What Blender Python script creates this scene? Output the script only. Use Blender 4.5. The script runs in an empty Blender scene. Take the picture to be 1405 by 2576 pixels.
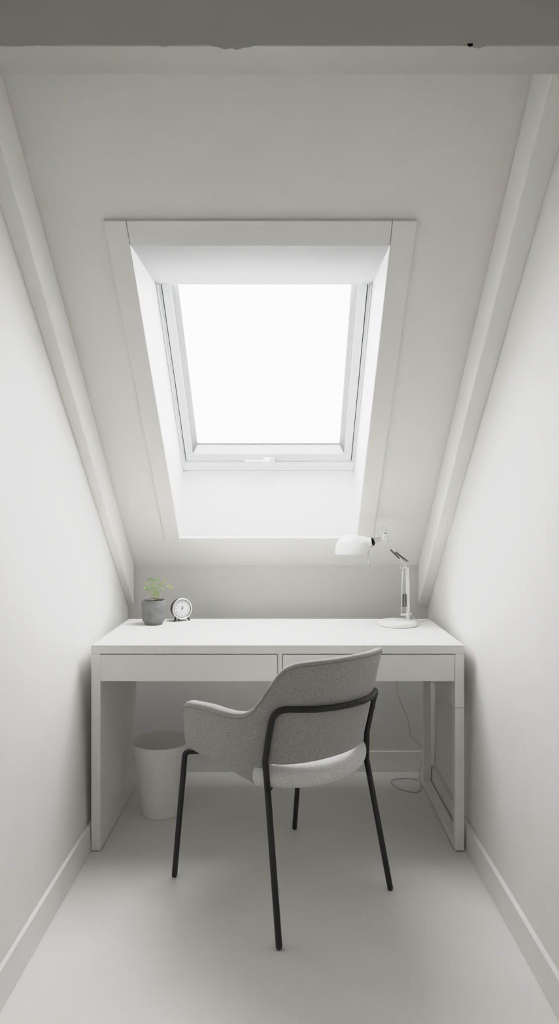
import bpy, bmesh, math, random
from mathutils import Vector, Matrix
random.seed(7)
scene = bpy.context.scene
COL = scene.collection
PI = math.pi

# ------------------------------------------------------------------ camera model
F, CX, CY, H = 1700.0, 717.0, 1285.0, 1.237
YB = 3.2188                      # knee wall
TAN = 1645.0 / 1700.0            # roof pitch
TH = math.atan(TAN); CT, ST = math.cos(TH), math.sin(TH)
K0 = 2.857                       # roof plane:  (z-H) + TAN*y = K0
K1 = 3.2607                      # plane of the roof window
K2 = 2.6639                      # underside of the rafters
N1 = (K1 - K0) * CT              # depth of the window reveal, square to the roof

def px(u, v, y):                 # the point seen at u, v standing at depth y
    return Vector(((u - CX) / F * y, y, H - (v - CY) / F * y))
def pxz(u, v, z):
    y = (H - z) * F / (v - CY)
    return Vector(((u - CX) / F * y, y, z))
def pk(u, v, K):
    y = K / ((CY - v) / F + TAN)
    return px(u, v, y)
P0 = Vector((0, K0 / TAN, H))
def W(x, s, n):                  # roof coordinates: across, up the slope, outward
    return P0 + Vector((x, -s * CT + n * ST, s * ST + n * CT))
def sv(v, n):                    # distance up the slope of image row v at depth n
    p = pk(CX, v, K0 + n / CT)
    return -(p.y - P0.y) * CT + (p.z - P0.z) * ST

# ------------------------------------------------------------------ materials
def mat(name, col, rough=.5, metal=0, noise=0, nscale=8, bump=0, bscale=60, spec=.5, coat=0):
    m = bpy.data.materials.new(name); m.use_nodes = True
    nt = m.node_tree; b = nt.nodes['Principled BSDF']
    b.inputs['Base Color'].default_value = (*col, 1)
    b.inputs['Roughness'].default_value = rough
    b.inputs['Metallic'].default_value = metal
    b.inputs['Specular IOR Level'].default_value = spec
    b.inputs['Coat Weight'].default_value = coat
    tc = nt.nodes.new('ShaderNodeTexCoord')
    if noise:
        n = nt.nodes.new('ShaderNodeTexNoise'); n.inputs['Scale'].default_value = nscale
        n.inputs['Detail'].default_value = 4
        nt.links.new(tc.outputs['Object'], n.inputs['Vector'])
        r = nt.nodes.new('ShaderNodeValToRGB')
        r.color_ramp.elements[0].position = .3; r.color_ramp.elements[1].position = .7
        r.color_ramp.elements[0].color = (*[c * (1 - noise) for c in col], 1)
        r.color_ramp.elements[1].color = (*[min(1, c * (1 + noise)) for c in col], 1)
        nt.links.new(n.outputs['Fac'], r.inputs['Fac'])
        nt.links.new(r.outputs['Color'], b.inputs['Base Color'])
    if bump:
        n2 = nt.nodes.new('ShaderNodeTexNoise'); n2.inputs['Scale'].default_value = bscale
        nt.links.new(tc.outputs['Object'], n2.inputs['Vector'])
        bp = nt.nodes.new('ShaderNodeBump'); bp.inputs['Strength'].default_value = bump
        bp.inputs['Distance'].default_value = .002
        nt.links.new(n2.outputs['Fac'], bp.inputs['Height'])
        nt.links.new(bp.outputs['Normal'], b.inputs['Normal'])
    return m

def fabric(name, c0, c1):
    m = bpy.data.materials.new(name); m.use_nodes = True
    nt = m.node_tree; b = nt.nodes['Principled BSDF']
    b.inputs['Roughness'].default_value = .95; b.inputs['Specular IOR Level'].default_value = .1
    b.inputs['Sheen Weight'].default_value = .35
    tc = nt.nodes.new('ShaderNodeTexCoord')
    mp = nt.nodes.new('ShaderNodeMapping'); mp.inputs['Scale'].default_value = (1, 1, .55)
    nt.links.new(tc.outputs['Object'], mp.inputs['Vector'])
    n = nt.nodes.new('ShaderNodeTexNoise'); n.inputs['Scale'].default_value = 800; n.inputs['Detail'].default_value = 2
    v = nt.nodes.new('ShaderNodeTexVoronoi'); v.inputs['Scale'].default_value = 700
    for k in (n, v): nt.links.new(mp.outputs['Vector'], k.inputs['Vector'])
    r = nt.nodes.new('ShaderNodeValToRGB')
    r.color_ramp.elements[0].position = .36; r.color_ramp.elements[1].position = .64
    r.color_ramp.elements[0].color = (*c0, 1); r.color_ramp.elements[1].color = (*c1, 1)
    nt.links.new(n.outputs['Fac'], r.inputs['Fac'])
    nt.links.new(r.outputs['Color'], b.inputs['Base Color'])
    mx = nt.nodes.new('ShaderNodeMath'); mx.operation = 'SUBTRACT'
    nt.links.new(n.outputs['Fac'], mx.inputs[0]); nt.links.new(v.outputs['Distance'], mx.inputs[1])
    bp = nt.nodes.new('ShaderNodeBump'); bp.inputs['Strength'].default_value = .55; bp.inputs['Distance'].default_value = .0015
    nt.links.new(mx.outputs[0], bp.inputs['Height']); nt.links.new(bp.outputs['Normal'], b.inputs['Normal'])
    return m

def glass_mat():
    m = bpy.data.materials.new('window glass'); m.use_nodes = True
    nt = m.node_tree; nt.nodes.clear()
    o = nt.nodes.new('ShaderNodeOutputMaterial'); mx = nt.nodes.new('ShaderNodeMixShader')
    t = nt.nodes.new('ShaderNodeBsdfTransparent'); g = nt.nodes.new('ShaderNodeBsdfGlossy')
    g.inputs['Roughness'].default_value = .02; t.inputs['Color'].default_value = (.98, .98, .98, 1)
    mx.inputs['Fac'].default_value = .05
    nt.links.new(t.outputs[0], mx.inputs[1]); nt.links.new(g.outputs[0], mx.inputs[2]); nt.links.new(mx.outputs[0], o.inputs[0])
    return m

M = dict(
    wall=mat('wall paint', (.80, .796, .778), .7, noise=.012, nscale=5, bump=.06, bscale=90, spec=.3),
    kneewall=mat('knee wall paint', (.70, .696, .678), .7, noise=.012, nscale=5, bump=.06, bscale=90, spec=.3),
    crossbeam=mat('shaded cross beam paint', (.50, .492, .465), .6, noise=.02, nscale=6, bump=.08, bscale=40),  # white beam darkened, its shade put into the colour
    head=mat('shaded head lining', (.42, .42, .418), .9, noise=.006, nscale=6, spec=0),  # lining darkened: shade of the downward face put into the colour
    roof=mat('roof panel paint', (.82, .816, .796), .6, noise=.012, nscale=4, bump=.03, bscale=60, spec=.3),
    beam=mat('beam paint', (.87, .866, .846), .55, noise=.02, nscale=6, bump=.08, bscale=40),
    trim=mat('trim paint', (.80, .796, .78), .4, noise=.008, nscale=6),
    floor=mat('floor paint', (.80, .793, .772), .42, noise=.015, nscale=3, spec=.4),
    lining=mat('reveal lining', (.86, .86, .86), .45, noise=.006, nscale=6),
    frame=mat('window frame lacquer', (.60, .61, .615), .35, noise=.005),
    rebate_shade=mat('shaded sash rebate', (.215, .215, .215), .8, noise=.005, spec=.05),  # side splays of the sash greyed, their shade painted in
    shadow_line=mat('grey shadow line', (.5, .5, .5), .6, noise=.05),  # grey of the strips that stand in for a shadow line
    seatfab=fabric('lit grey melange wool', (.54, .535, .535), (.90, .89, .89)),  # same wool as the shell, lightened to paint in the light on it
    gasket=mat('dark gasket', (.05, .05, .052), .6, noise=.1),
    desk=mat('white desk foil', (.83, .826, .808), .38, noise=.006, nscale=5),
    under=mat('desk raw underside', (.45, .43, .40), .7, noise=.04),
    black=mat('black powder coat', (.012, .012, .012), .45, noise=.15, nscale=200, bump=.05, bscale=600),
    bolt=mat('black bolt', (.006, .006, .006), .4, noise=.1),
    chrome=mat('chrome', (.72, .72, .72), .16, metal=1, noise=.03),
    steel=mat('spring steel', (.22, .215, .20), .35, metal=1, noise=.1, nscale=90),
    lamp=mat('lamp white lacquer', (.84, .84, .825), .3, noise=.006),
    pad=mat('dark base pad', (.08, .08, .08), .8, noise=.1),
    bin=mat('white plastic', (.87, .862, .84), .45, noise=.008),
    cord=mat('white cord', (.72, .715, .69), .5, noise=.02),
    soil=mat('dark soil', (.035, .025, .017), .95, noise=.5, nscale=120, bump=.6, bscale=200),
    stem=mat('green stem', (.36, .47, .17), .55, noise=.3, nscale=60),
    leaf=mat('green leaf', (.34, .50, .20), .5, noise=.35, nscale=70),
    leafy=mat('yellow green leaf', (.58, .64, .28), .5, noise=.3, nscale=70),
    bark=mat('tan root bits', (.50, .43, .25), .8, noise=.3, nscale=90),
    gun=mat('gunmetal', (.10, .10, .095), .33, metal=.85, noise=.15, nscale=30),
    bezel=mat('brushed bezel', (.78, .78, .76), .28, metal=.85, noise=.04, nscale=40),
    dial=mat('clock dial', (.64, .65, .65), .5, noise=.006),
    ink=mat('dial ink', (.05, .05, .05), .5, noise=.1),
    cord2=mat('grey cord', (.50, .49, .46), .5, noise=.05),
    fab=fabric('grey melange wool', (.24, .228, .218), (.58, .56, .545)),
    pipe=mat('piping thread', (.22, .21, .20), .9, noise=.2, nscale=300),
    glass=glass_mat(),
)
def concrete():
    m = mat('grey concrete', (.235, .235, .233), .8, noise=.15, nscale=25, bump=.25, bscale=120)
    nt = m.node_tree; b = nt.nodes['Principled BSDF']
    old = b.inputs['Base Color'].links[0].from_socket
    tc = nt.nodes['Texture Coordinate']
    n = nt.nodes.new('ShaderNodeTexNoise'); n.inputs['Scale'].default_value = 55; n.inputs['Detail'].default_value = 6
    n.inputs['Distortion'].default_value = 1.6
    nt.links.new(tc.outputs['Object'], n.inputs['Vector'])
    r = nt.nodes.new('ShaderNodeValToRGB'); r.color_ramp.elements[0].position = .62; r.color_ramp.elements[1].position = .72
    r.color_ramp.elements[0].color = (0, 0, 0, 1); r.color_ramp.elements[1].color = (.28, .28, .28, 1)
    nt.links.new(n.outputs['Fac'], r.inputs['Fac'])
    mx = nt.nodes.new('ShaderNodeMix'); mx.data_type = 'RGBA'
    nt.links.new(r.outputs['Color'], mx.inputs[0]); nt.links.new(old, mx.inputs[6]); mx.inputs[7].default_value = (.5, .5, .5, 1)
    nt.links.new(mx.outputs[2], b.inputs['Base Color'])
    return m
M['concrete'] = concrete()

# ------------------------------------------------------------------ object helpers
def obj(name, bm, m, parent=None, smooth=False, bevel=0, seg=2, sub=0, angle=None):
    bmesh.ops.recalc_face_normals(bm, faces=bm.faces[:])
    me = bpy.data.meshes.new(name); bm.to_mesh(me); bm.free()
    for k in (m if isinstance(m, (list, tuple)) else [m]): me.materials.append(M[k])
    if smooth:
        for p in me.polygons: p.use_smooth = True
    o = bpy.data.objects.new(name, me); COL.objects.link(o)
    if parent is not None: o.parent = parent
    if bevel:
        b = o.modifiers.new('edge', 'BEVEL'); b.width = bevel; b.segments = seg; b.limit_method = 'ANGLE'; b.angle_limit = math.radians(40)
        b.harden_normals = False
    if sub:
        s = o.modifiers.new('smooth', 'SUBSURF'); s.levels = sub; s.render_levels = sub
    if angle is not None:
        bm2 = bmesh.new(); bm2.from_mesh(me)
        for e in bm2.edges:
            if len(e.link_faces) == 2 and e.calc_face_angle(0) > math.radians(angle): e.smooth = False
        bm2.to_mesh(me); bm2.free()
    return o
def thing(name, label, cat, loc, rz=0, group=None):
    o = bpy.data.objects.new(name, None); COL.objects.link(o); o.location = loc; o.rotation_euler = (0, 0, rz)
    o.empty_display_size = .1
    tag(o, label, cat, group); return o
def tag(o, label, cat, group=None, kind=None):
    o['label'] = label; o['category'] = cat
    if group: o['group'] = group
    if kind: o['kind'] = kind
    return o
def struct(o, label, cat): return tag(o, label, cat, kind='structure')

def hexa(bm, p):                 # eight corners, bottom four then top four
    v = [bm.verts.new(q) for q in p]
    for f in ((0, 3, 2, 1), (4, 5, 6, 7), (0, 1, 5, 4), (1, 2, 6, 5), (2, 3, 7, 6), (3, 0, 4, 7)):
        bm.faces.new([v[i] for i in f])
def box(bm, x0, x1, y0, y1, z0, z1, f=None):
    p = [(x0, y0, z0), (x1, y0, z0), (x1, y1, z0), (x0, y1, z0), (x0, y0, z1), (x1, y0, z1), (x1, y1, z1), (x0, y1, z1)]
    hexa(bm, [f(*q) if f else q for q in p])
def bx(*a, f=None):
    bm = bmesh.new(); box(bm, *a, f=f); return bm
def boxes(*l, f=None):
    bm = bmesh.new()
    for a in l: box(bm, *a, f=f)
    return bm
def fillet(pts, r, n=6):
    pts = [Vector(p) for p in pts]; out = [pts[0]]
    for i in range(1, len(pts) - 1):
        a, b, c = pts[i - 1], pts[i], pts[i + 1]
        d1, d2 = (a - b), (c - b); ang = d1.angle(d2)
        if ang > 3.1: out.append(b); continue
        t = min(r / math.tan(ang / 2), d1.length * .48, d2.length * .48)
        s, e = b + d1.normalized() * t, b + d2.normalized() * t
        for k in range(n + 1):
            q = k / n; out.append(s.lerp(b, q).lerp(b.lerp(e, q), q))
    out.append(pts[-1]); return out
def spline(pts, n=8):
    P = [Vector(p) for p in pts]; P = [P[0] * 2 - P[1]] + P + [P[-1] * 2 - P[-2]]; out = []
    for i in range(1, len(P) - 2):
        a, b, c, d = P[i - 1:i + 3]
        for k in range(n):
            t = k / n
            out.append(.5 * (2 * b + (c - a) * t + (2 * a - 5 * b + 4 * c - d) * t * t + (3 * b - a - 3 * c + d) * t ** 3))
    out.append(P[-2]); return out
def tube(bm, pts, r, n=12, round_ends=False, flat=1.0):
    pts = [Vector(p) for p in pts]
    rad = r if isinstance(r, (list, tuple)) else [r] * len(pts)
    if round_ends:
        a, b = (pts[0] - pts[1]).normalized(), (pts[-1] - pts[-2]).normalized()
        q, w = rad[0], rad[-1]
        pts = [pts[0] , pts[0] - a * q * .3, pts[0] - a * q] + pts[1:-1] + [pts[-1] - b * w, pts[-1] - b * w * .3, pts[-1]]
        rad = [q * .35, q * .85, q] + list(rad[1:-1]) + [w, w * .85, w * .35]
    t0 = (pts[1] - pts[0]).normalized()
    up = Vector((0, 0, 1)) if abs(t0.z) < .9 else Vector((0, 1, 0))
    nrm = (up - t0 * up.dot(t0)).normalized(); rings = []
    for i, p in enumerate(pts):
        t = (pts[min(i + 1, len(pts) - 1)] - pts[max(i - 1, 0)]).normalized()
        nrm = (nrm - t * nrm.dot(t)).normalized(); bn = t.cross(nrm)
        rings.append([bm.verts.new(p + (nrm * math.cos(2 * PI * k / n) + bn * flat * math.sin(2 * PI * k / n)) * rad[i]) for k in range(n)])
    for a, b in zip(rings, rings[1:]):
        for k in range(n): bm.faces.new((a[k], a[(k + 1) % n], b[(k + 1) % n], b[k]))
    bm.faces.new(rings[0][::-1]); bm.faces.new(rings[-1])
def tb(pts, r, n=12, **k):
    bm = bmesh.new(); tube(bm, pts, r, n, **k); return bm
def lathe(bm, prof, n=48, f=None, closed=False):  # prof: (radius, z)
    rings = []
    for r, z in prof:
        if r < 1e-6: rings.append([bm.verts.new(f((0, 0, z)) if f else (0, 0, z))])
        else:
            ring = []
            for k in range(n):
                q = Vector((r * math.cos(2 * PI * k / n), r * math.sin(2 * PI * k / n), z)); ring.append(bm.verts.new(f(q) if f else q))
            rings.append(ring)
    pairs = list(zip(rings, rings[1:])) + ([(rings[-1], rings[0])] if closed else [])
    for a, b in pairs:
        if len(a) == 1 and len(b) == 1: continue
        for k in range(n):
            k2 = (k + 1) % n
            if len(a) == 1: bm.faces.new((a[0], b[k2], b[k]))
            elif len(b) == 1: bm.faces.new((a[k], a[k2], b[0]))
            else: bm.faces.new((a[k], a[k2], b[k2], b[k]))
def lt(prof, n=48, f=None, closed=False):
    bm = bmesh.new(); lathe(bm, prof, n, f, closed); return bm
def axis(p, d):                  # frame whose z runs along d from p
    q = Vector(d).to_track_quat('Z', 'Y'); p = Vector(p)
    return lambda v: p + q @ Vector(v)

# ------------------------------------------------------------------ the room
def XL(y, z): return -.719 - .0040 * (y - 1.705) - .036 * (z - .095)
def XR(y, z): return .6794 - .0072 * (y - 1.705) + .0176 * (z - .095)
YF, ZC = -2.6, 2.5
RBACK = 1.0                      # how far the walls stand behind their faces
def wall_pts(fx, t, y0, y1, z0, z1):
    return [(fx(y0, z0), y0, z0), (fx(y0, z0) + t, y0, z0), (fx(y1, z0) + t, y1, z0), (fx(y1, z0), y1, z0),
            (fx(y0, z1), y0, z1), (fx(y0, z1) + t, y0, z1), (fx(y1, z1) + t, y1, z1), (fx(y1, z1), y1, z1)]
bm = bmesh.new(); hexa(bm, wall_pts(XL, -.1, YF, YB + .1, 0, 2.62)); struct(obj('wall_left', bm, 'wall'), 'plain white painted wall on the left of the desk', 'wall')
bm = bmesh.new(); hexa(bm, wall_pts(XR, .1, YF, YB + .1, 0, 2.62)); struct(obj('wall_right', bm, 'wall'), 'plain white painted wall on the right of the desk', 'wall')
ZK = H + K0 - TAN * YB           # top of the knee wall
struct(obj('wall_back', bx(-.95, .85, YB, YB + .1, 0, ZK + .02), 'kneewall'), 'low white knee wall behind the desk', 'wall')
struct(obj('wall_front', bx(-.95, .85, YF - .1, YF, 0, 2.62), 'wall'), 'white end wall facing the desk', 'wall')
struct(obj('floor', bx(-.95, .85, YF - .1, YB + .1, -.08, 0), 'floor'), 'smooth pale grey painted floor under the desk and chair', 'floor')
YT = (K0 - (ZC - H)) / TAN
struct(obj('ceiling', bx(-.95, .85, YF - .1, YT + .02, ZC, ZC + .1), 'roof'), 'flat white ceiling above the cross beam', 'ceiling')

# sloping ceiling with the opening of the roof window
X0, X1 = -.479, .323
S0, S1 = sv(1350, 0), sv(615, 0)
SB = -(YB - P0.y) * CT + (ZK - H) * ST
ST_ = SB + 2.35
bm = bmesh.new()
xs = [-.95, X0 - .0125, X1 + .0125, .85]; ss = [SB - .02, S0 - .0125, S1 + .0125, ST_]
for i in range(3):
    for j in range(3):
        if i == 1 and j == 1: continue
        box(bm, xs[i], xs[i + 1], ss[j], ss[j + 1], 0, .03, f=W)
bmesh.ops.remove_doubles(bm, verts=bm.verts[:], dist=1e-5)
dup = {}
for f in bm.faces: dup.setdefault(tuple(sorted(v.index for v in f.verts)), []).append(f)
bm.verts.index_update(); dup = {}
for f in bm.faces: dup.setdefault(tuple(sorted(v.index for v in f.verts)), []).append(f)
bmesh.ops.delete(bm, geom=[f for l in dup.values() if len(l) > 1 for f in l], context='FACES_ONLY')
struct(obj('ceiling_slope', bm, 'roof'), 'smooth sloping white ceiling around the roof window', 'ceiling')

# rafters along the two walls
def lerp(a, b, t): return a + (b - a) * t
def rafter(name, xi, wallf, label):
    y0, y1 = YB - .001, 1.56
    def zb(y): return H + K2 - TAN * y
    def zt(y): return H + K0 - TAN * y - .0008
    bm = bmesh.new(); p = []
    sg = 1 if wallf is XL else -1
    for y, zf in ((y1, zb), (y0, zb), (y1, zt), (y0, zt)):
        z = zf(y); p.append(((xi(y), y, z), (wallf(y, z) - sg * .002, y, z)))
    hexa(bm, [p[0][0], p[0][1], p[1][1], p[1][0], p[2][0], p[2][1], p[3][1], p[3][0]])
    struct(obj(name, bm, 'beam', bevel=.004), label, 'beam')
rafter('beam_left', lambda y: lerp(-.7195, -.7413, (YB - y) / (YB - 1.763)), XL, 'white painted rafter running down the slope along the left wall')
rafter('beam_right', lambda y: lerp(.6324, .6490, (YB - y) / (YB - 1.652)), XR, 'white painted rafter running down the slope along the right wall')

# cross beam overhead, with drips of paint along its lower edge
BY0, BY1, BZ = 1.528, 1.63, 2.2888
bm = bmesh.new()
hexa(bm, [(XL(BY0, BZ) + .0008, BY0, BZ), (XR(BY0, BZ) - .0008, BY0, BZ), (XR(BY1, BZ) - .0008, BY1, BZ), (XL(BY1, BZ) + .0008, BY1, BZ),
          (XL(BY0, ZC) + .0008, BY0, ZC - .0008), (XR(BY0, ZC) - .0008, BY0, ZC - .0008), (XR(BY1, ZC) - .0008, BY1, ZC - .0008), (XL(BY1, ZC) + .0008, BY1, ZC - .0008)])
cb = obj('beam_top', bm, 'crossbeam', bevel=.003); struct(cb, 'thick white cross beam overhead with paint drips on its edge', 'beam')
for u, w, h in ((585, 62, 10), (1200, 26, 7), (1180, 8, 5), (415, 18, 3), (40, 60, 3)):
    bm = bmesh.new(); n = 14; c = px(u, 114, BY0)
    a = w / F * BY0; b = h / F * BY0
    top = []; bot = []
    for k in range(n + 1):
        x = -a + 2 * a * k / n; d = b * (math.cos(PI * x / a / 1.02) * .5 + .5) ** .6 * (1 + .2 * math.sin(k * 1.7)) + .0003
        top.append((c.x + x, BZ + .004)); bot.append((c.x + x, BZ - d))
    for yy in (BY0 - .0015, BY0 + .005):
        top_v = [bm.verts.new((x, yy, z)) for x, z in top]; bot_v = [bm.verts.new((x, yy, z)) for x, z in bot]
        for k in range(n): bm.faces.new((top_v[k], top_v[k + 1], bot_v[k + 1], bot_v[k]))
        if yy < BY0: keep = (top_v, bot_v)
    for k in range(n): bm.faces.new((keep[1][k], keep[1][k + 1], bot_v[k + 1], bot_v[k]))
    obj('paint_drip', bm, 'crossbeam', cb)

# skirting boards
def skirting(name, fx, t, label):
    bm = bmesh.new()
    hexa(bm, wall_pts(lambda y, z: fx(y, z) + (.0006 if t > 0 else -.0006), t, YF + .001, YB - .001, .0005, .095))
    struct(obj(name, bm, 'trim', bevel=.0015), label, 'baseboard')
skirting('baseboard_left', XL, .0130, 'white skirting board along the foot of the left wall')
skirting('baseboard_right', XR, -.0155, 'white skirting board along the foot of the right wall')
struct(obj('baseboard_back', bx(XL(YB, 0) + .0145, XR(YB, 0) - .017, YB - .0155, YB - .0005, .0005, .095), 'trim', bevel=.0015), 'white skirting board along the knee wall under the desk', 'baseboard')

# ------------------------------------------------------------------ the roof window
TT = .0115
so, si = sv(556, -TT), sv(615, 0)
xo0, xo1 = pk(260, 556, K0 - TT / CT).x, pk(1049, 556, K0 - TT / CT).x
sb0 = sv(1370, -TT)
g = .0006
struct(obj('trim_1', bx(xo0, X0 - .001, sb0, so, -TT, -g, f=W), 'trim', bevel=.0012), 'flat white casing board on the left side of the roof window', 'trim')
struct(obj('trim_2', bx(X1 + .001, xo1, sb0, so, -TT, -g, f=W), 'trim', bevel=.0012), 'flat white casing board on the right side of the roof window', 'trim')
struct(obj('trim_3', bx(X0 + .0006, X1 - .0006, si, so, -TT, -g, f=W), 'trim', bevel=.0012), 'flat white casing board across the head of the roof window', 'trim')

# lining boards of the reveal
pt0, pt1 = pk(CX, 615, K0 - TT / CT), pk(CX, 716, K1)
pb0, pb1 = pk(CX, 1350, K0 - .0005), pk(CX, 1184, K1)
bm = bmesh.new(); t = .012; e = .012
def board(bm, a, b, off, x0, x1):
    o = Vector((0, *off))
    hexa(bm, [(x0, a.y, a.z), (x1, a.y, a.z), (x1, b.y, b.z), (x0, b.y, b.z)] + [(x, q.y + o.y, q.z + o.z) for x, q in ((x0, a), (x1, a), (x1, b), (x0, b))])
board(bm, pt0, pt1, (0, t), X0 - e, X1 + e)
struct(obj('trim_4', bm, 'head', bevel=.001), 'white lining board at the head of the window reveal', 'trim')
bm = bmesh.new(); board(bm, pb0, pb1, (.012, 0), X0 - e, X1 + e)
struct(obj('trim_5', bm, 'lining', bevel=.001), 'white lining board below the roof window', 'trim')
def side(x0, x1):
    bm = bmesh.new(); d = Vector((0, .0, -.001))
    q = [pb0, pb1, pt1, pt0]
    a = [bm.verts.new((x0, p.y, p.z)) for p in q]; b = [bm.verts.new((x1, p.y, p.z)) for p in q]
    bm.faces.new(a); bm.faces.new(b[::-1])
    for k in range(4): bm.faces.new((a[k], b[k], b[(k + 1) % 4], a[(k + 1) % 4]))
    return bm
struct(obj('trim_6', side(X0 - .010, X0), 'lining'), 'white lining board on the left of the window reveal', 'trim')
struct(obj('trim_7', side(X1, X1 + .010), 'lining'), 'white lining board on the right of the window reveal', 'trim')

win = thing('window_1', 'white framed pivoting roof window in the sloping ceiling', 'window', W((X0 + X1) / 2, (S0 + S1) / 2, N1)); win['kind'] = 'structure'
INV = Matrix.Translation(-win.location)
def wobj(name, bm, m, parent=win, **k):
    root = parent
    bmesh.ops.transform(bm, matrix=INV, verts=bm.verts[:])
    return obj(name, bm, m, root, **k)
C = -.077                        # middle of the sash
HW = .3805
def ring(x, sl, sh, xi, sli, shi, n0, n1):   # picture-frame: outer rectangle, inner rectangle, depth
    bm = bmesh.new()
    box(bm, C - x, C - xi, sl, sh, n0, n1, f=W); box(bm, C + xi, C + x, sl, sh, n0, n1, f=W)
    box(bm, C - xi, C + xi, sl, sli, n0, n1, f=W); box(bm, C - xi, C + xi, shi, sh, n0, n1, f=W)
    return bm
s_sash = sv(1158, N1); s_lin = sv(1184, N1); s_rail = sv(1142.5, N1)
s_top = sv(716, N1) + .13
GN = N1 + .034
s_gl = sv(1117, GN)
# outer frame: two steps
wobj('window_frame', ring(HW + .09, s_lin - .08, s_top + .1, HW + .012, s_sash - .012, s_top + .012, N1 + .0005, N1 + .06), 'lining', bevel=.002)
wobj('frame_step', ring(HW + .013, s_sash - .013, s_top + .013, HW + .0036, s_sash - .0036, s_top + .0036, N1 + .005, N1 + .058), 'frame', bevel=.0012)
wobj('gasket', ring(HW + .0034, s_sash - .0034, s_top + .0034, HW + .0001, s_sash + .0001, s_top - .0001, N1 + .008, N1 + .05), 'gasket')
# sash with splayed inner edge
bm = bmesh.new()
xi, gx = C - (-.4250), C - (-.402)
sti = s_top - .033
rects = [(HW, s_sash, s_top, N1 + .045), (HW, s_sash, s_top, N1), (xi, s_rail, sti, N1), (xi - .001, s_rail + .001, sti - .001, N1 + .0022), (gx, s_gl, sti - .02, GN), (gx, s_gl, sti - .02, N1 + .045)]
loops = []
for x, a, b, n in rects:
    loops.append([bm.verts.new(W(C + sx * x, s, n)) for sx, s in ((-1, a), (1, a), (1, b), (-1, b))])
for a, b in zip(loops, loops[1:] + loops[:1]):
    for k in range(4): bm.faces.new((a[k], a[(k + 1) % 4], b[(k + 1) % 4], b[k]))
bm.faces.ensure_lookup_table()
for q in (13, 15): bm.faces[q].material_index = 1
for q in (12,): bm.faces[q].material_index = 2
sash = wobj('sash', bm, ['frame', 'rebate_shade', 'lining'], bevel=.001)
wobj('pane', bx(C - gx + .0005, C + gx - .0005, s_gl + .0005, sti - .0205, GN + .003, GN + .007, f=W), 'glass', sash)
wobj('glazing_strip', bx(C - gx + .0006, C + gx - .0006, s_gl + .0006, s_gl + .0028, GN - .002, GN + .0025, f=W), 'gasket', sash)
wobj('shadow_line', boxes((X0 + .0002, X1 - .0002, s_lin - .0001, s_lin + .0016, N1 - .0004, N1 + .0012), (X0 + .0001, X0 + .0016, s_lin + .002, s_top - .125, N1 - .0004, N1 + .0012), (X1 - .0016, X1 - .0001, s_lin + .002, s_top - .125, N1 - .0004, N1 + .0012), f=W), 'shadow_line')  # thin strips drawn as the shadow line between lining and frame
# lever handle on the bottom rail
hs = sv(1158, N1 - .02)
def hb(u0, u1, v0, v1, n0, n1):
    nm = (n0 + n1) / 2; K = K0 + nm / CT
    return (pk(u0, v0, K).x, pk(u1, v0, K).x, sv(v1, nm), sv(v0, nm), n0, n1)
hd = wobj('handle', boxes(hb(661, 691, 1150, 1164, N1 - .010, N1 - .0003), hb(666, 680, 1153, 1168, N1 - .026, N1 - .008), f=W), 'lining', bevel=.003)
wobj('lever', boxes(hb(615, 678, 1158.5, 1168, N1 - .034, N1 - .024), f=W), 'lining', hd, bevel=.003)
for u, v in ((464, 1139), (884.5, 1139)):
    q = pk(u, v, K1); s = sv(v, N1)
    wobj('screw', lt([(0, .002), (.0018, .002), (.002, 0)], 10, axis(W(q.x, s, N1 - .001), W(0, 0, -1) - W(0, 0, 0))), 'steel')

# ------------------------------------------------------------------ desk
DY0, DY1, DZ = 2.451, 3.047, .7497
DX0, DX1, T = -.7035, .6488, .0332
desk = thing('writing_desk', 'long white writing desk with two drawers under the roof window', 'desk', ((DX0 + DX1) / 2, (DY0 + DY1) / 2, 0))
def dobj(name, bm, m, parent=None, **k):
    bmesh.ops.translate(bm, vec=-desk.location, verts=bm.verts[:])
    return obj(name, bm, m, parent or desk, **k)
ZT = DZ - .0317
dobj('desktop', bx(DX0, DX1, DY0, DY1, ZT, DZ), 'desk', bevel=.0012)
lp = dobj('side_panel', bx(DX0, DX0 + T, DY0 + .0005, DY1, .004, ZT - .0006), 'desk', bevel=.001)
for y in (DY0 + .03, DY1 - .06): dobj('glide', bx(DX0 + .004, DX0 + T - .004, y, y + .03, 0, .0042), 'pad', lp)
XI = DX1 - T; ZS = .522
dobj('upper_panel', bx(XI, DX1, DY0 + .0005, DY1, ZS + .0006, ZT - .0006), 'desk', bevel=.001)
lg = dobj('leg', bx(XI, DX1, DY0 + .0005, DY0 + T, .004, ZS - .0004), 'desk', bevel=.001)
dobj('glide', bx(XI + .004, DX1 - .004, DY0 + .005, DY0 + .03, 0, .0042), 'pad', lg)
lg = dobj('leg', bx(XI, DX1, DY1 - T, DY1, .004, ZS - .0004), 'desk', bevel=.001)
dobj('glide', bx(XI + .004, DX1 - .004, DY1 - .03, DY1 - .005, 0, .0042), 'pad', lg)
dobj('foot_rail', bx(XI + .0003, DX1 - .0003, DY0 + T + .0004, DY1 - T - .0004, .004, .034), 'desk', bevel=.001)
ZD0, ZD1 = px(0, 1714, DY0).z, px(0, 1647.5, DY0).z
def dx(u): return px(u, 0, DY0).x
dobj('divider', bx(dx(698.5), dx(709), DY0 + .002, DY1 - .02, ZD0 + .004, ZT - .0006), 'desk', bevel=.0008)
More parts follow.
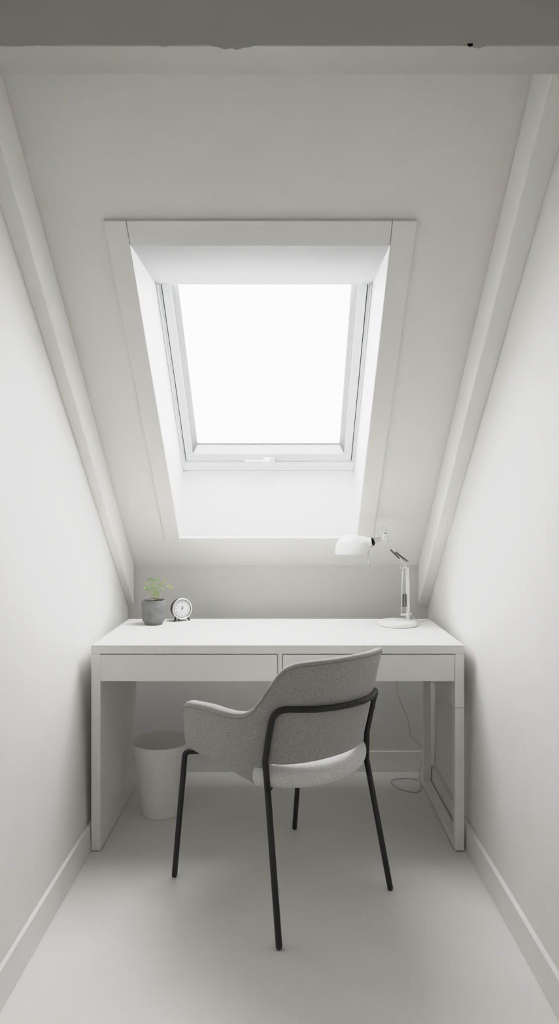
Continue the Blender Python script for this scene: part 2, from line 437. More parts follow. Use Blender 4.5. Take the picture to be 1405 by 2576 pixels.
for u0, u1 in ((252, 696.5), (711, 1143.5)):
    a, b = dx(u0), dx(u1)
    dr = dobj('drawer', boxes((a, b, DY0 + .001, DY0 + .017, ZD0, ZD1)), 'desk', bevel=.001)
    dobj('drawer_box', boxes((a + .012, a + .024, DY0 + .0174, DY1 - .05, ZD0 + .012, ZD1 - .012), (b - .024, b - .012, DY0 + .0174, DY1 - .05, ZD0 + .012, ZD1 - .012),
         (a + .0244, b - .0244, DY1 - .062, DY1 - .05, ZD0 + .012, ZD1 - .012), (a + .0244, b - .0244, DY0 + .0174, DY1 - .0625, ZD0 + .012, ZD0 + .018)), 'under', dr)
dobj('back_panel', bx(DX0 + T + .0005, XI - .0005, DY1 - .018, DY1 - .002, .480, ZT - .0006), 'desk', bevel=.001)
q0, q1 = pxz(680, 1562, DZ), pxz(720, 1557.5, DZ)
cc = dobj('cable_cover', bx(q0.x, q1.x, q0.y, min(q1.y, DY1 - .003), DZ - .004, DZ + .0012), 'desk', bevel=.001)
dobj('cover_slot', bx(q0.x + .006, q1.x - .006, DY1 - .0085, DY1 - .0045, DZ - .003, DZ + .0016), 'under', cc)

# ------------------------------------------------------------------ armchair
AZ = math.radians(39.65)
chair = thing('armchair', 'grey upholstered armchair on black tubular legs turned towards the desk', 'chair', (-.0034, 2.2546, 0), AZ)
PL = [(-.290, .17), (-.287, .08), (-.282, 0), (-.272, -.08), (-.25, -.15), (-.21, -.205), (-.15, -.255), (-.08, -.285), (0, -.295)]
PL = PL + [(-x, y) for x, y in PL[-2::-1]]
def plan(t, z):
    i = int(max(0, min(15, math.floor(t)))); x = t - i
    gk = lambda k: PL[min(max(k, 0), 16)]
    p0, p1, p2, p3 = gk(i - 1), gk(i), gk(i + 1), gk(i + 2)
    q = [.5 * (2 * b + (c - a) * x + (2 * a - 5 * b + 4 * c - d) * x * x + (3 * b - a - 3 * c + d) * x ** 3) for a, b, c, d in zip(p0, p1, p2, p3)]
    w = max(0, min(1, (.05 - q[1]) / .25)); w = w * w * (3 - 2 * w)
    return Vector((q[0] * (1 + .2 * min(0, z - .65) + .22 * max(0, z - .65)), q[1] - w * .25 * (z - .65), z))
def pnormal(t, z):               # inward
    a = plan(t - .05, z); b = plan(t + .05, z); d = (b - a); d.z = 0; d.normalize()
    return Vector((-d.y, d.x, 0))
def table(tab, t):
    t = min(t, 16 - t)
    if t <= tab[0][0]: return tab[0][1]
    for k in range(len(tab) - 1):
        (a, x), (b, y) = tab[k], tab[k + 1]
        if t <= b:
            # monotone smooth interpolation through neighbours
            m0 = (y - tab[k - 1][1]) / (b - tab[k - 1][0]) if k else (y - x) / (b - a)
            m1 = (tab[k + 2][1] - x) / (tab[k + 2][0] - a) if k + 2 < len(tab) else 0
            q = (t - a) / (b - a); h = b - a
            return x * (2 * q ** 3 - 3 * q * q + 1) + m0 * h * (q ** 3 - 2 * q * q + q) + y * (3 * q * q - 2 * q ** 3) + m1 * h * (q ** 3 - q * q)
    return tab[-1][1]
ZTOP = [(0, .617), (.58, .624), (1.57, .632), (2.5, .632), (3.4, .636), (3.9, .649), (4.28, .68), (4.7, .732), (5.08, .776), (5.45, .795), (5.9, .803), (6.8, .807), (8, .809)]
ZBOT = [(0, .463), (1.4, .456), (3.1, .445), (4.2, .426), (4.5, .415), (4.74, .412), (4.84, .430), (4.94, .470), (5.04, .484), (5.5, .484), (8, .490)]
ts = [-.0 + .0] + [.03, .08, .16, .27, .42, .6] + [.8 + .2 * k for k in range(17)] + [4.1 + .06 * k for k in range(13)] + [5.0 + .2 * k for k in range(15)]
ts = sorted(set(round(a, 3) for a in ts if a <= 8)); ts = ts + [16 - a for a in ts[::-1] if a < 8]
bm = bmesh.new(); rings = []; pip = []
RC = .36
for t in ts:
    e = min(t, 16 - t)
    zt, zb = table(ZTOP, t), table(ZBOT, t)
    k = 0 if e >= RC else 1 - math.sqrt(max(0, 1 - (1 - e / RC) ** 2))
    zt -= .026 * k; zb += .026 * k
    if t > 8: zt -= .024 * max(0, min(1, (t - 11.2) / 1.2))
    back = max(0, min(1, (e - 3) / 2.5))
    th = (.036 - .012 * back) * (1 if e >= .2 else .62 + .38 * math.sqrt(1 - (1 - e / .2) ** 2))
    h = th / 2; loop = []
    zs = [zb + h + (zt - zb - 2 * h) * q / 10 for q in range(11)]
    for z in zs: loop.append(plan(t, z))
    for q in range(1, 6):
        a = PI * q / 6; z = zt - h
        loop.append(plan(t, z) + pnormal(t, z) * (h - h * math.copysign(abs(math.cos(a)) ** .55, math.cos(a))) + Vector((0, 0, h * math.sin(a) ** .5)))
    for z in zs[::-1]: loop.append(plan(t, z) + pnormal(t, z) * th)
    for q in range(1, 6):
        a = PI * q / 6; z = zb + h
        loop.append(plan(t, z) + pnormal(t, z) * (h + h * math.cos(a)) - Vector((0, 0, h * math.sin(a))))
    rings.append([bm.verts.new(p) for p in loop])
    pip.append(plan(t, zt - h * .95) + pnormal(t, zt) * -.0004)
n = len(rings[0])
for a, b in zip(rings, rings[1:]):
    for k in range(n): bm.faces.new((a[k], a[(k + 1) % n], b[(k + 1) % n], b[k]))
bm.faces.new(rings[0]); bm.faces.new(rings[-1][::-1])
shell = obj('shell', bm, 'fab', chair, smooth=True)
obj('piping', tb(pip, .0007, 6), 'pipe', shell, smooth=True)

# seat pad: outline follows the shell inside, straight front
def seat_outline(inset):
    o = []
    for k in range(25):
        t = 1.0 + 14.0 * k / 24
        p = plan(t, .47); nn = pnormal(t, .47)
        e = min(t, 16 - t); q_ = max(0, min(1, (e - 3.85) / .6)); d = .046 - .062 * q_ * q_ * (3 - 2 * q_)
        o.append(p + nn * (d + inset))
    w = o[-1].x; f0 = o[0].y
    for k in range(1, 12):
        a = PI * k / 12; c, s = math.cos(a), math.sin(a)
        o.append(Vector((w * math.copysign(abs(c) ** .45, c), f0 + (.14 - inset) * abs(s) ** .45, 0)))
    return o
bm = bmesh.new(); prev = None
def stilt(f): return .030 * (f + .24) / .45
for inset, z in ((.060, .4105), (.030, .4110), (.012, .416), (.003, .427), (0, .442), (.003, .456), (.012, .467), (.027, .475), (.055, .481), (.10, .486)):
    ring_ = [bm.verts.new((p.x, p.y, z + stilt(p.y))) for p in seat_outline(inset)]
    m_ = len(ring_)
    if prev:
        for k in range(m_): bm.faces.new((prev[k], prev[(k + 1) % m_], ring_[(k + 1) % m_], ring_[k]))
    else: bm.faces.new(ring_[::-1])
    prev = ring_
cv = bm.verts.new((0, 0, .491 + stilt(0)))
for k in range(len(prev)): bm.faces.new((prev[k], prev[(k + 1) % len(prev)], cv))
obj('seat', bm, 'seatfab', chair, smooth=True)

R_ = .0095
KN = {s: Vector((s * .2085, -.176, .4150)) for s in (-1, 1)}
FT = {s: Vector((s * .2339, -.2612, .0)) for s in (-1, 1)}
FK = {s: Vector((s * .258, .205, .436)) for s in (-1, 1)}
FF = {s: Vector((s * .2666, .2607, .0)) for s in (-1, 1)}
for s in (-1, 1):
    d_ = (KN[s] - FT[s]).normalized()
    bm = tb([FT[s], FT[s] + d_ * R_ * .3, FT[s] + d_ * R_, KN[s]], [R_ * .35, R_ * .85, R_, R_], 16)
    c_ = bmesh.ops.create_uvsphere(bm, u_segments=16, v_segments=10, radius=R_ * 1.002)['verts']
    bmesh.ops.translate(bm, vec=KN[s], verts=c_)
    obj('leg', bm, 'black', chair, smooth=True)
for s in (-1, 1):
    pts = fillet([FF[s], FK[s], Vector((s * .12, .12, .437))], .020, 6)
    obj('leg', tb(pts, R_, 16, round_ends=True), 'black', chair, smooth=True)
# bent back tube: up from the rear legs, across behind the backrest
bt = []
for k in range(0, 17):
    t = 5.0 + 6.0 * k / 16
    zz = .664 - .012 * (t - 5) / 6; bt.append(plan(t, zz) - pnormal(t, zz) * .0098)
bk = [KN[-1], plan(4.95, .50) - pnormal(4.95, .50) * .012, plan(4.95, .57) - pnormal(4.95, .57) * .0105]
bk2 = [plan(11.05, .57) - pnormal(11.05, .57) * .0105, plan(11.05, .50) - pnormal(11.05, .50) * .012, KN[1]]
path = [KN[-1]] + fillet(bk[0:3] + [bt[0]] + bt[4:-4:2] + [bt[-1]] + bk2[0:3], .05, 8)[1:-1] + [KN[1]]
bf = obj('back_frame', tb(path, R_, 16), 'black', chair, smooth=True)
for t, z, c in ((4.95, .60, 0), (4.95, .545, 0), (6.6, .664, 0), (8.3, .664, 0), (11.05, .632, 0), (11.05, .585, 0)):
    nn = -pnormal(t, z); p = plan(t, z) + nn * .0185
    if t == 4.95 or t > 11: nn = (nn + Vector((.25 if t < 8 else .1, -.3, 0))).normalized(); p = plan(t, z) - pnormal(t, z) * .0108 + nn * .0085
    obj('bolt', lt([(.0042, -.001), (.0042, .0012), (.003, .002), (0, .002)], 14, axis(p, nn)), 'bolt', bf, smooth=True)
bm = bmesh.new()
tube(bm, [Vector((-.13, .125, .437)), Vector((.13, .125, .437))], .0085, 12)
for s in (-1, 1): tube(bm, fillet([KN[s] + Vector((0, 0, -.001)), Vector((s * .15, -.135, .420)), Vector((s * .12, .12, .437))], .03, 5), .0085, 12)
obj('seat_frame', bm, 'black', chair, smooth=True)

# ------------------------------------------------------------------ waste bin
bn = thing('waste_bin', 'round white tapered waste bin on the floor under the desk', 'waste bin', (-.507, 2.782, 0))
obj('body', lt([(0, .004), (.078, .004), (.0795, .0), (.083, .002), (.0845, .01), (.1195, .289), (.1205, .2925), (.1190, .2945), (.1172, .2925), (.0815, .012), (.079, .008), (0, .008)], 72), 'bin', bn, smooth=True, angle=50)

# ------------------------------------------------------------------ plant pot
PX, PY = -.5655, 2.907
pp = thing('potted_plant', 'small green feathery plant in a grey concrete pot on the desk', 'potted plant', (PX, PY, DZ))
prof = [(0, .002), (.034, .002), (.0355, .0), (.0375, .003), (.0378, .0055), (.044, .013), (.0485, .022), (.0503, .032), (.0507, .05), (.0507, .100), (.0500, .1035), (.0485, .1045), (.0468, .103), (.0466, .09), (.045, .04), (.03, .03), (0, .03)]
pot = obj('pot', lt(prof, 72), 'concrete', pp, smooth=True, angle=60)
bm = lt([(0, .0985), (.02, .099), (.035, .098), (.0462, .097)], 40)
for v in bm.verts: v.co.z += random.uniform(-.0015, .0015)
obj('soil', bm, 'soil', pp, smooth=True)
def cp(x, y, d=0):               # a point of the plant from its sketch, d = depth offset
    return px(340 + x / 12.77, 1440 + y / 12.77, PY + d) - Vector((PX, PY, DZ))
stems = [
    ([(600, 880), (640, 640), (645, 480), (610, 350), (565, 290)], -.006, 'stem', .0011),
    ([(650, 880), (705, 700), (715, 500), (620, 370), (500, 260), (430, 215)], .004, 'stem', .0010),
    ([(625, 380), (650, 280), (690, 230)], .002, 'stem', .0008),
    ([(570, 880), (562, 560), (562, 400)], -.010, 'stem', .0010),
    ([(610, 700), (560, 540), (480, 450), (390, 365)], .008, 'stem', .0009),
    ([(500, 880), (440, 660), (370, 520), (330, 480)], -.004, 'stem', .0010),
    ([(710, 860), (722, 640), (715, 500), (770, 420), (820, 410)], .012, 'stem', .0010),
    ([(770, 420), (860, 360), (905, 320), (940, 275)], .012, 'stem', .0008),
    ([(720, 870), (800, 640), (890, 520), (970, 440), (1080, 410), (1170, 490)], -.002, 'stem', .0011),
    ([(560, 620), (520, 540), (465, 520)], -.012, 'stem', .0008),
    ([(660, 870), (660, 640), (690, 560)], .016, 'stem', .0009),
    ([(530, 870), (590, 640), (600, 520)], .014, 'stem', .0010),
]
for pts, d, m, r in stems:
    P = spline([cp(x, y, d + .004 * math.sin(i * 2.1)) for i, (x, y) in enumerate(pts)], 5)
    obj('stem', tb(P, [r * .62 * (1.25 - .7 * i / len(P)) for i in range(len(P))], 6), m, pp, smooth=True)
def leaflet(bm, p, d, L, w, droop=.2):
    d = d.normalized(); sd = d.cross(Vector((random.uniform(-.5, .5), -1, random.uniform(-.3, .6)))).normalized()
    up = sd.cross(d); mid = []; l = []; r = []
    for k, (q, ww) in enumerate(((0, .12), (.2, .7), (.42, 1), (.62, .72), (.8, .5), (1, .04))):
        c = p + d * L * q - up * (0) + Vector((0, 0, -droop * L * q * q))
        mid.append(bm.verts.new(c)); l.append(bm.verts.new(c + sd * w * ww + up * w * .3 * ww)); r.append(bm.verts.new(c - sd * w * ww + up * w * .3 * ww))
    for k in range(5):
        bm.faces.new((mid[k], mid[k + 1], l[k + 1], l[k])); bm.faces.new((r[k], r[k + 1], mid[k + 1], mid[k]))
tips = [  # position, direction, spread, material, depth
    ((440, 220), (-1, -.05), 6, 'leaf', .004), ((520, 215), (-.4, -.7), 5, 'leaf', 0), ((575, 280), (0, -1), 6, 'leaf', -.006),
    ((645, 270), (.1, -1), 5, 'leaf', .002), ((700, 225), (.6, -.7), 5, 'leaf', .002), ((400, 370), (-.7, -.4), 4, 'leafy', .008),
    ((480, 450), (-.3, -.6), 4, 'leaf', .008), ((340, 490), (-.6, -.7), 5, 'leafy', -.004), ((400, 560), (.0, -.6), 6, 'leaf', -.004),
    ((562, 420), (0, -1), 6, 'leafy', -.01), ((560, 520), (.2, -.6), 6, 'leaf', -.01), ((500, 530), (-.6, -.2), 4, 'leaf', -.012),
    ((800, 415), (.7, -.1), 6, 'leaf', .012), ((750, 430), (.2, -.4), 3, 'leaf', .012), ((890, 335), (.3, -.6), 7, 'leafy', .012), ((940, 285), (.3, -1), 5, 'leafy', .012),
    ((1000, 430), (1, -.05), 4, 'leafy', -.002), ((1080, 415), (1, .25), 5, 'leafy', -.002), ((1150, 470), (.5, .8), 4, 'leafy', -.002),
    ((660, 640), (.2, -.5), 6, 'leaf', .014), ((640, 700), (-.2, -.3), 6, 'leaf', .01), ((600, 540), (.1, -.8), 6, 'leafy', .014), ((640, 760), (.3, -.3), 5, 'leafy', -.012),
    ((700, 780), (.2, -.4), 4, 'leafy', -.014), ((560, 700), (0, -.6), 4, 'leafy', -.01), ((430, 640), (-.3, -.5), 3, 'leafy', -.004), ((870, 540), (.3, -.8), 3, 'leafy', -.002),
]
for (x, y), (dx_, dy_), k, m, d in tips:
    bm = bmesh.new()
    for i in range(k + 3):
        a = math.atan2(-dy_, dx_) + random.uniform(-.95, .95)
        dr = Vector((math.cos(a), random.uniform(-.6, .6), math.sin(a)))
        o = Vector((random.uniform(-.0022, .0022), random.uniform(-.002, .002), random.uniform(-.0022, .0022)))
        L = random.uniform(.0055, .0095)
        leaflet(bm, cp(x, y, d) + o, dr, L, random.uniform(.0007, .0013), random.uniform(0, .6))
        for sg in (-1, 1):       # side lobes of the feathery leaf
            d2 = (dr + sg * .9 * dr.cross(Vector((0, -1, 0)))).normalized()
            leaflet(bm, cp(x, y, d) + o + dr * L * .45, d2, L * .5, random.uniform(.0005, .0009), .2)
    if k > 4:                    # a fainter spray behind the first
        for i in range(4):
            a = math.atan2(-dy_, dx_) + random.uniform(-1.2, 1.2)
            leaflet(bm, cp(x + random.uniform(-30, 30), y + random.uniform(-30, 40), d + .012), Vector((math.cos(a), .2, math.sin(a))), random.uniform(.005, .008), .0010, .4)
    obj('leaf', bm, m, pp, smooth=True)
for (x, y), d, r in (((515, 888), -.038, .0030), ((560, 892), -.038, .0028), ((595, 880), -.038, .0026), ((535, 800), -.012, .0024), ((575, 790), -.014, .0026), ((640, 820), -.02, .0026), ((655, 855), -.026, .0020), ((790, 850), -.012, .0018)):
    bm = bmesh.new(); bmesh.ops.create_icosphere(bm, subdivisions=2, radius=r)
    for v in bm.verts: v.co *= random.uniform(.6, 1.3); v.co.x *= 1.5; v.co.z *= .8
    p = cp(x, y, d); p.z = max(p.z, .0985)
    bmesh.ops.translate(bm, vec=p, verts=bm.verts[:])
    obj('root_chip', bm, 'bark', pp, smooth=True)

# ------------------------------------------------------------------ alarm clock
CYAW = math.radians(31)
clk = thing('alarm_clock', 'small round metal alarm clock on two short legs beside the potted plant', 'clock', (-.4628, 3.000, DZ), CYAW)
cz = .0535; TILT = math.radians(4)
FD = Vector((0, -math.cos(TILT), math.sin(TILT)))     # the way the dial faces, in the clock's own frame
cc_ = Vector((0, 0, cz))
ax = axis(cc_, FD)
fx = Vector((1, 0, 0)); fz = Vector((0, math.sin(TILT), math.cos(TILT)))
def dial_pt(x, y, d): return cc_ + fx * x + fz * y + FD * d
obj('case', lt([(0, -.032), (.028, -.032), (.036, -.029), (.0415, -.021), (.0445, -.008), (.0450, .012), (.0440, .0138), (0, .0138)], 64, ax), 'gun', clk, smooth=True, angle=40)
obj('bezel', lt([(.0440, .0125), (.0462, .0135), (.0470, .0160), (.0462, .0190), (.0440, .0205), (.0415, .0200), (.0395, .0175), (.0388, .0142), (.041, .0128)], 72, ax, closed=True), 'bezel', clk, smooth=True)
dl = obj('dial', lt([(0, .0152), (.0384, .0152), (.0390, .0139), (0, .0139)], 64, ax), 'dial', clk)
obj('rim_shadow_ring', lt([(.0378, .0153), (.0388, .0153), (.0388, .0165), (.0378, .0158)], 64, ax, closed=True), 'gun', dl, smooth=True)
bm = bmesh.new()
for h in range(60):
    a = PI * h / 30; r0 = .0345 if h % 5 else .0338
    w = .00025 if h % 5 else .0005
    d = Vector((math.sin(a), math.cos(a))); e_ = Vector((d.y, -d.x))
    q = [d * r0 - e_ * w, d * r0 + e_ * w, d * .0362 + e_ * w, d * .0362 - e_ * w]
    bm.faces.new([bm.verts.new(dial_pt(p.x, p.y, .0154)) for p in q])
for h in range(1, 13):
    cu = bpy.data.curves.new('numeral', 'FONT'); cu.body = str(h); cu.size = .0085; cu.align_x = 'CENTER'; cu.align_y = 'CENTER'
    tmp = bpy.data.objects.new('numeral', cu); COL.objects.link(tmp)
    bpy.context.view_layer.update()
    me = tmp.evaluated_get(bpy.context.evaluated_depsgraph_get()).to_mesh()
    a = PI * h / 6; off = (math.sin(a) * .0288, math.cos(a) * .0288)
    vs = [bm.verts.new(dial_pt(v.co.x + off[0], v.co.y + off[1], .0154)) for v in me.vertices]
    for p in me.polygons:
        try: bm.faces.new([vs[i] for i in p.vertices])
        except ValueError: pass
    tmp.evaluated_get(bpy.context.evaluated_depsgraph_get()).to_mesh_clear()
    bpy.data.objects.remove(tmp); bpy.data.curves.remove(cu)
obj('dial_markings', bm, 'ink', dl)
def hand(a, L, w, tail, d, m):
    bm = bmesh.new(); dr = Vector((math.sin(a), math.cos(a))); e_ = Vector((dr.y, -dr.x))
    q = [(-tail, w * .8), (0, w), (L * .75, w * .7), (L, w * .1)]
    l = [bm.verts.new(dial_pt(*(dr * t + e_ * ww), d)) for t, ww in q]; r = [bm.verts.new(dial_pt(*(dr * t - e_ * ww), d)) for t, ww in q]
    for k in range(3): bm.faces.new((l[k], l[k + 1], r[k + 1], r[k]))
    bmesh.ops.solidify(bm, geom=bm.faces[:], thickness=.0004)
    obj('clock_hand', bm, m, dl)
hand(math.radians(27), .0135, .0011, .003, .0162, 'ink')
hand(math.radians(-4), .0175, .0006, .003, .0168, 'steel')
hand(math.radians(-24), .0150, .0004, .005, .0158, 'steel')
obj('hub', lt([(.0023, .0152), (.0023, .0180), (.0015, .0185), (0, .0185)], 20, ax), 'ink', dl, smooth=True, angle=40)
for s in (-1, 1):
    a = cc_ + Vector((s * .026, -.004, -.037)); b = Vector((s * .0365, -.014, 0))
    l_ = obj('leg', tb([a, b.lerp(a, .12), b], [.0030, .0036, .0036], 14, round_ends=False), 'gun', clk, smooth=True, angle=50)
obj('leg', tb([cc_ + Vector((0, .012, -.040)), Vector((0, .030, 0))], .0028, 12), 'gun', clk, smooth=True, angle=50)
obj('top_button', lt([(.003, -.001), (.003, .001), (.0022, .002), (0, .0022)], 18, axis(cc_ + Vector((-.004, .006, .0445)), (0, 0, 1))), 'bezel', clk, smooth=True)

# ------------------------------------------------------------------ work lamp
LB = Vector((.478, 2.876, DZ + .0003))
lamp = thing('desk_lamp', 'white jointed work lamp with round dome shade on the right end of the desk', 'lamp', LB)
def lo(u, v, d=0):               # point of the lamp in the plane of its arm, d = offset in depth
    return px(u, v, 2.905 + d) - LB
base = obj('base', lt([(0, .001), (.081, .001), (.082, .003), (.082, .0125), (.0805, .0165), (.077, .0195), (.070, .0212), (0, .0225)], 72), 'lamp', lamp, smooth=True, angle=60)
obj('base_pad', lt([(0, 0), (.0795, 0), (.0795, .0018), (0, .0018)], 60), 'pad', base)
pb = lo(1025.5, 1556); pb.z = .0205
pt = lo(1023.5, 1428)
def strap(pts, w, t_, rail=Vector((1, 0, 0))):   # flat channel bar along pts, width w across the picture, thickness t_ in depth
    bm = bmesh.new(); rr = []
    for i, p in enumerate(pts):
        a = (pts[min(i + 1, len(pts) - 1)] - pts[max(i - 1, 0)]).normalized(); s = a.cross(Vector((0, 1, 0))).normalized()
        rr.append([bm.verts.new(p + s * x * w / 2 + Vector((0, y * t_ / 2, 0))) for x, y in ((-1, -1), (1, -1), (1, 1), (-1, 1))])
    for a, b in zip(rr, rr[1:]):
        for k in range(4): bm.faces.new((a[k], a[(k + 1) % 4], b[(k + 1) % 4], b[k]))
    bm.faces.new(rr[0][::-1]); bm.faces.new(rr[-1]); return bm
post = obj('lower_arm', strap([pb, pt], .0145, .012), 'lamp', lamp, bevel=.002)
obj('rod', tb([lo(1009, 1545, -.004), lo(1010.5, 1480, -.004), lo(1012.5, 1427, -.004)], .0019, 10), 'lamp', post, smooth=True)
obj('lower_bracket', boxes((lo(1006.5, 0).x, lo(1026, 0).x, lo(0, 0).y - .0095, lo(0, 0).y - .0065, lo(0, 1548).z, lo(0, 1542.5).z)), 'lamp', post, bevel=.001)
for u, v in ((1009, 1545), (1031, 1543)):
    obj('knob', lt([(.0055, 0), (.0058, .006), (.004, .009), (0, .0095)], 18, axis(lo(u, v, -.006), (0.1, -1, 0))), 'chrome', post, smooth=True, angle=40)
def coil(a, b, r, turns, wire, n=10):
    a, b = Vector(a), Vector(b); f = axis(a, b - a); L = (b - a).length
    pts = [f((r * math.cos(2 * PI * k / n), r * math.sin(2 * PI * k / n), L * k / (turns * n))) for k in range(turns * n + 1)]
    return tb(pts, wire, 5)
for u in (1013.7, 1019.6):
    sp = obj('spring', coil(lo(u, 1526, -.0105), lo(u, 1495, -.0105), .0031, 48, .0007), 'steel', lamp, smooth=True)
    obj('spring_wire', tb([lo(u, 1496, -.0105), lo(u + .5, 1430, -.009)], .0006, 6), 'chrome', sp, smooth=True)
    obj('spring_hook', tb(spline([lo(u, 1526, -.0105), lo(u + 1, 1530, -.0105), lo(u + 2.5, 1533, -.0105), lo(u + 5, 1536, -.009)], 4), .0008, 6), 'chrome', sp, smooth=True)
# elbow
obj('elbow', boxes((lo(1006, 0).x, lo(1029.5, 0).x, lo(0, 0).y - .0085, lo(0, 0).y + .0085, lo(0, 1429.5).z, lo(0, 1424.5).z)), 'lamp', lamp, bevel=.0015)
for u, v in ((1009.5, 1425.5), (1027, 1426)):
    obj('knob', lt([(.0048, 0), (.0048, .005), (.003, .008), (0, .0083)], 18, axis(lo(u, v, -.0085), (0, -1, .1))), 'chrome', lamp, smooth=True, angle=40)
ua = obj('upper_arm', strap([lo(1023, 1424, .002), lo(1002, 1391, .002), lo(970, 1344, .002)], .0128, .011), 'lamp', lamp, bevel=.002)
obj('rod', tb([lo(1021, 1426, -.009), lo(992, 1391, -.009), lo(968, 1353, -.009)], .0017, 10), 'lamp', ua, smooth=True)
for (a, b) in (((981, 1383), (1004, 1405)), ((994, 1389.5), (1023, 1411))):
    for d in (-.012, -.018):
        sp = obj('spring', coil(lo(*a, d), lo(*b, d), .0028, 46, .0007), 'steel', ua, smooth=True)
obj('spring_post', tb([lo(1024.5, 1413, -.018), lo(1024, 1426, -.007)], .0012, 8), 'chrome', ua, smooth=True)
obj('knob', lt([(.0040, -.012), (.0040, .006), (.003, .0075), (0, .0078)], 16, axis(lo(1025, 1412, -.018), (0, -1, 0))), 'chrome', ua, smooth=True, angle=40)
# head joint, stem, socket, shade
HJ = lo(967, 1352, -.008)
jt = obj('head_joint', lt([(.0, -.010), (.0105, -.010), (.0115, -.008), (.0115, .010), (.0095, .013), (0, .0135)], 28, axis(HJ, (0, -1, 0))), 'lamp', lamp, smooth=True, angle=40)
for u, v in ((968.5, 1341.5), (973, 1358), (966, 1358)):
    obj('knob', lt([(.0034, -.004), (.0034, .006), (.002, .0075), (0, .0078)], 14, axis(lo(u, v, -.018), (0, -1, 0))), 'steel' if v < 1345 else 'chrome', jt, smooth=True, angle=40)
sd = (lo(906, 1373, -.035) - lo(960, 1354, -.010)).normalized()
pS = lo(963, 1353, -.010); pN = lo(938, 1361.5, -.020); pM = lo(934, 1363, -.022)
obj('stem', lt([(0, 0), (.0048, 0), (.0048, .012), (.0085, .016), (.0090, .030), (.0115, .034), (.0115, (pN - pS).length), (0, (pN - pS).length)], 28, axis(pS, pN - pS)), 'chrome', lamp, smooth=True, angle=45)
obj('collar', lt([(0, 0), (.0165, 0), (.0178, .0035), (.0172, .0075), (0, .0075)], 32, axis(pN, sd)), 'bolt', lamp, smooth=True, angle=45)
SC = px(884.0, 1391, 2.895) - LB      # middle of the shade's rim
nk = pN + sd * .0065
sR = .0705
shade = obj('shade', lt([(sR, -.0005), (sR + .0006, .003), (sR * .992, .012), (sR * .962, .026), (sR * .90, .041), (sR * .79, .056), (sR * .62, .068), (sR * .40, .0755), (sR * .18, .0785), (0, .079),
              (0, .0772), (sR * .4, .0738), (sR * .61, .0665), (sR * .775, .055), (sR * .885, .0405), (sR * .948, .0255), (sR * .978, .012), (sR * .985, .0)], 72,
             axis(SC, Vector((-.05, -.03, 1)))), 'lamp', lamp, smooth=True, angle=70)
tgt = SC + Vector((.030, 0, .040))
L_ = (tgt - nk).length
obj('neck', lt([(0, 0), (.0158, 0), (.0175, .004), (.0190, .012), (.0215, .020), (.026, .030), (.031, .038), (.034, L_)], 36, axis(nk, tgt - nk)), 'lamp', shade, smooth=True, angle=50)
hd_ = obj('tilt_handle', tb([lo(935, 1374, -.03), lo(929, 1381, -.032), lo(925.2, 1392, -.033), lo(925.6, 1405, -.033), lo(926.8, 1423, -.033)], .0016, 10), 'chrome', lamp, smooth=True)
bm = bmesh.new(); bmesh.ops.create_uvsphere(bm, u_segments=16, v_segments=10, radius=.0042); bmesh.ops.translate(bm, vec=lo(926.8, 1424, -.033), verts=bm.verts[:])
obj('knob', bm, 'chrome', hd_, smooth=True)
obj('knob', lt([(.003, -.004), (.003, .004), (0, .005)], 12, axis(lo(939, 1373, -.032), (0, -1, 0))), 'chrome', hd_, smooth=True, angle=40)
# cord: loops at both joints, then over the desk to the right-hand edge
obj('cord', tb(spline([lo(949, 1352, -.004), lo(947, 1338, 0), lo(950, 1328, .004), lo(958, 1323.5, .006), lo(967, 1327, .006), lo(971.5, 1336, .006), lo(971, 1345, .006)], 8), .0016, 8), 'cord', lamp, smooth=True)
obj('cord', tb(spline([lo(1019, 1404, .008), lo(1023, 1399.5, .010), lo(1030, 1398, .010), lo(1037, 1402, .010), lo(1037.5, 1409, .010), lo(1032, 1413, .010), lo(1025, 1414, .008)], 8), .0012, 8), 'cord', lamp, smooth=True)
def dp(u, v, h=.0026):
    return pxz(u, v, DZ + h) - LB
obj('cord', tb(spline([lo(1030, 1543, .004), lo(1036, 1550, .004), dp(1046, 1558.5, .006), dp(1055, 1562.5), dp(1066, 1560.5), dp(1076, 1559), dp(1083, 1559.5)], 8), .0017, 8), 'cord', lamp, smooth=True)
obj('cord', tb(spline([dp(1049, 1566), dp(1058, 1565), dp(1066, 1562, .0045), dp(1076, 1558.5), dp(1084, 1560), dp(1088, 1561.5)], 8), .0017, 8), 'cord', lamp, smooth=True)

# ------------------------------------------------------------------ cords under the desk
def fl(u, v): return pxz(u, v, .0022)
pts = [px(994, 1714, 3.07), px(998, 1735, 3.07), px(1003, 1754, 3.075), px(1010, 1775, 3.09), px(1022, 1800, 3.10), px(1028, 1825, 3.11), px(1031, 1848, 3.11), (px(1042, 1862, 3.11)), px(1052, 1870, 3.12), px(1061, 1882, 3.13), px(1069, 1900, 3.13), px(1074, 1925, 3.12)]
pts[0].z = .62
c1 = obj('hanging_cord', tb(spline(pts, 6), .0016, 8), 'cord2', smooth=True)
tag(c1, 'thin pale cord hanging from under the desk in front of the knee wall', 'cord')
obj('cord_clip', lt([(.0035, -.004), (.0045, 0), (.0035, .004), (0, .005)], 12, axis(px(1003, 1754, 3.075), (.3, 0, -1))), 'cord', c1, smooth=True)
pts = [px(1070, 1895, 3.175), px(1058, 1925, 3.17), px(1055, 1948, 3.15), fl(1055, 1964), fl(1057, 1972), fl(1058, 1980), fl(1056, 1988), fl(1047, 1993), fl(1030, 1991.5), fl(1005, 1985), fl(989, 1975), fl(983, 1967), fl(989, 1961), fl(1004, 1959), fl(1024, 1958.5), fl(1040, 1960), fl(1050, 1961)]
pts[2].z = .03
c2 = obj('looped_cord', tb(spline(pts, 8), .0021, 8), 'cord2', smooth=True)
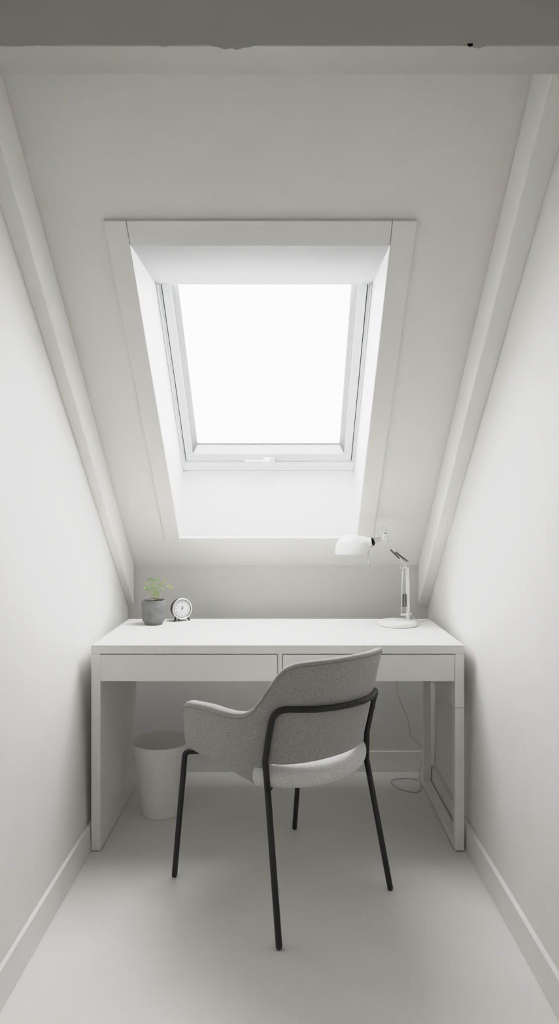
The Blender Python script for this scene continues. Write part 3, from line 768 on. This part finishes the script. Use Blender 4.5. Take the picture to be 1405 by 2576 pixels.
tag(c2, 'pale cord looped on the floor beside the right rear desk leg', 'cord')

# ------------------------------------------------------------------ light, sky, camera
wd = bpy.data.worlds.new('overcast sky'); scene.world = wd; wd.use_nodes = True
bg = wd.node_tree.nodes['Background']; bg.inputs['Color'].default_value = (.972, .978, 1, 1); bg.inputs['Strength'].default_value = 15.2
ld = bpy.data.lights.new('skylight_portal', 'AREA'); ld.shape = 'RECTANGLE'; ld.size = 2 * HW; ld.size_y = s_top - s_sash
ld.cycles.is_portal = True
lo_ = bpy.data.objects.new('skylight_portal', ld); COL.objects.link(lo_)
lo_.location = W(C, (s_top + s_sash) / 2, N1 + .12)
lo_.rotation_euler = (W(0, 0, 0) - W(0, 0, 1)).to_track_quat('-Z', 'Y').to_euler()
rd = bpy.data.lights.new('fill_light', 'AREA'); rd.shape = 'RECTANGLE'; rd.size = 1.0; rd.size_y = .6; rd.energy = 1.4; rd.color = (1, .97, .93)  # added fill above the camera, out of view, to lift seat and floor
ro = bpy.data.objects.new('fill_light', rd); COL.objects.link(ro); ro.location = (0, .1, ZC - .02)
cam = bpy.data.cameras.new('camera'); co = bpy.data.objects.new('camera', cam); COL.objects.link(co)
co.location = (0, 0, H); co.rotation_euler = (PI / 2, 0, 0)
cam.sensor_fit = 'VERTICAL'; cam.sensor_height = 36; cam.lens = F * 36 / 2576
cam.shift_x = -(CX - 702.5) / 2576; cam.shift_y = -(1288 - CY) / 2576
cam.clip_start = .02
scene.camera = co
scene.view_settings.view_transform = 'Standard'
scene.view_settings.look = 'None'
scene.view_settings.exposure = 0
vs = scene.view_settings         # the camera's response: highlights roll off softly
vs.use_curve_mapping = True
cm = vs.curve_mapping; WL = 13.0
cm.white_level = (WL, WL, WL); cm.use_clip = True
cv_ = cm.curves[3]
for x, y in ((.22, .188), (.45, .45), (.65, .65), (.80, .745), (1.2, .785), (1.6, .825), (2.2, .862), (3.2, .895), (6, .935)):
    cv_.points.new(x / WL, y)
cv_.points[-1].location = (1, .972)
for p in cv_.points: p.handle_type = 'VECTOR'
cm.update()
try:
    scene.cycles.max_bounces = 16; scene.cycles.diffuse_bounces = 12; scene.cycles.use_denoising = True
    scene.cycles.sample_clamp_indirect = 10
except Exception: pass
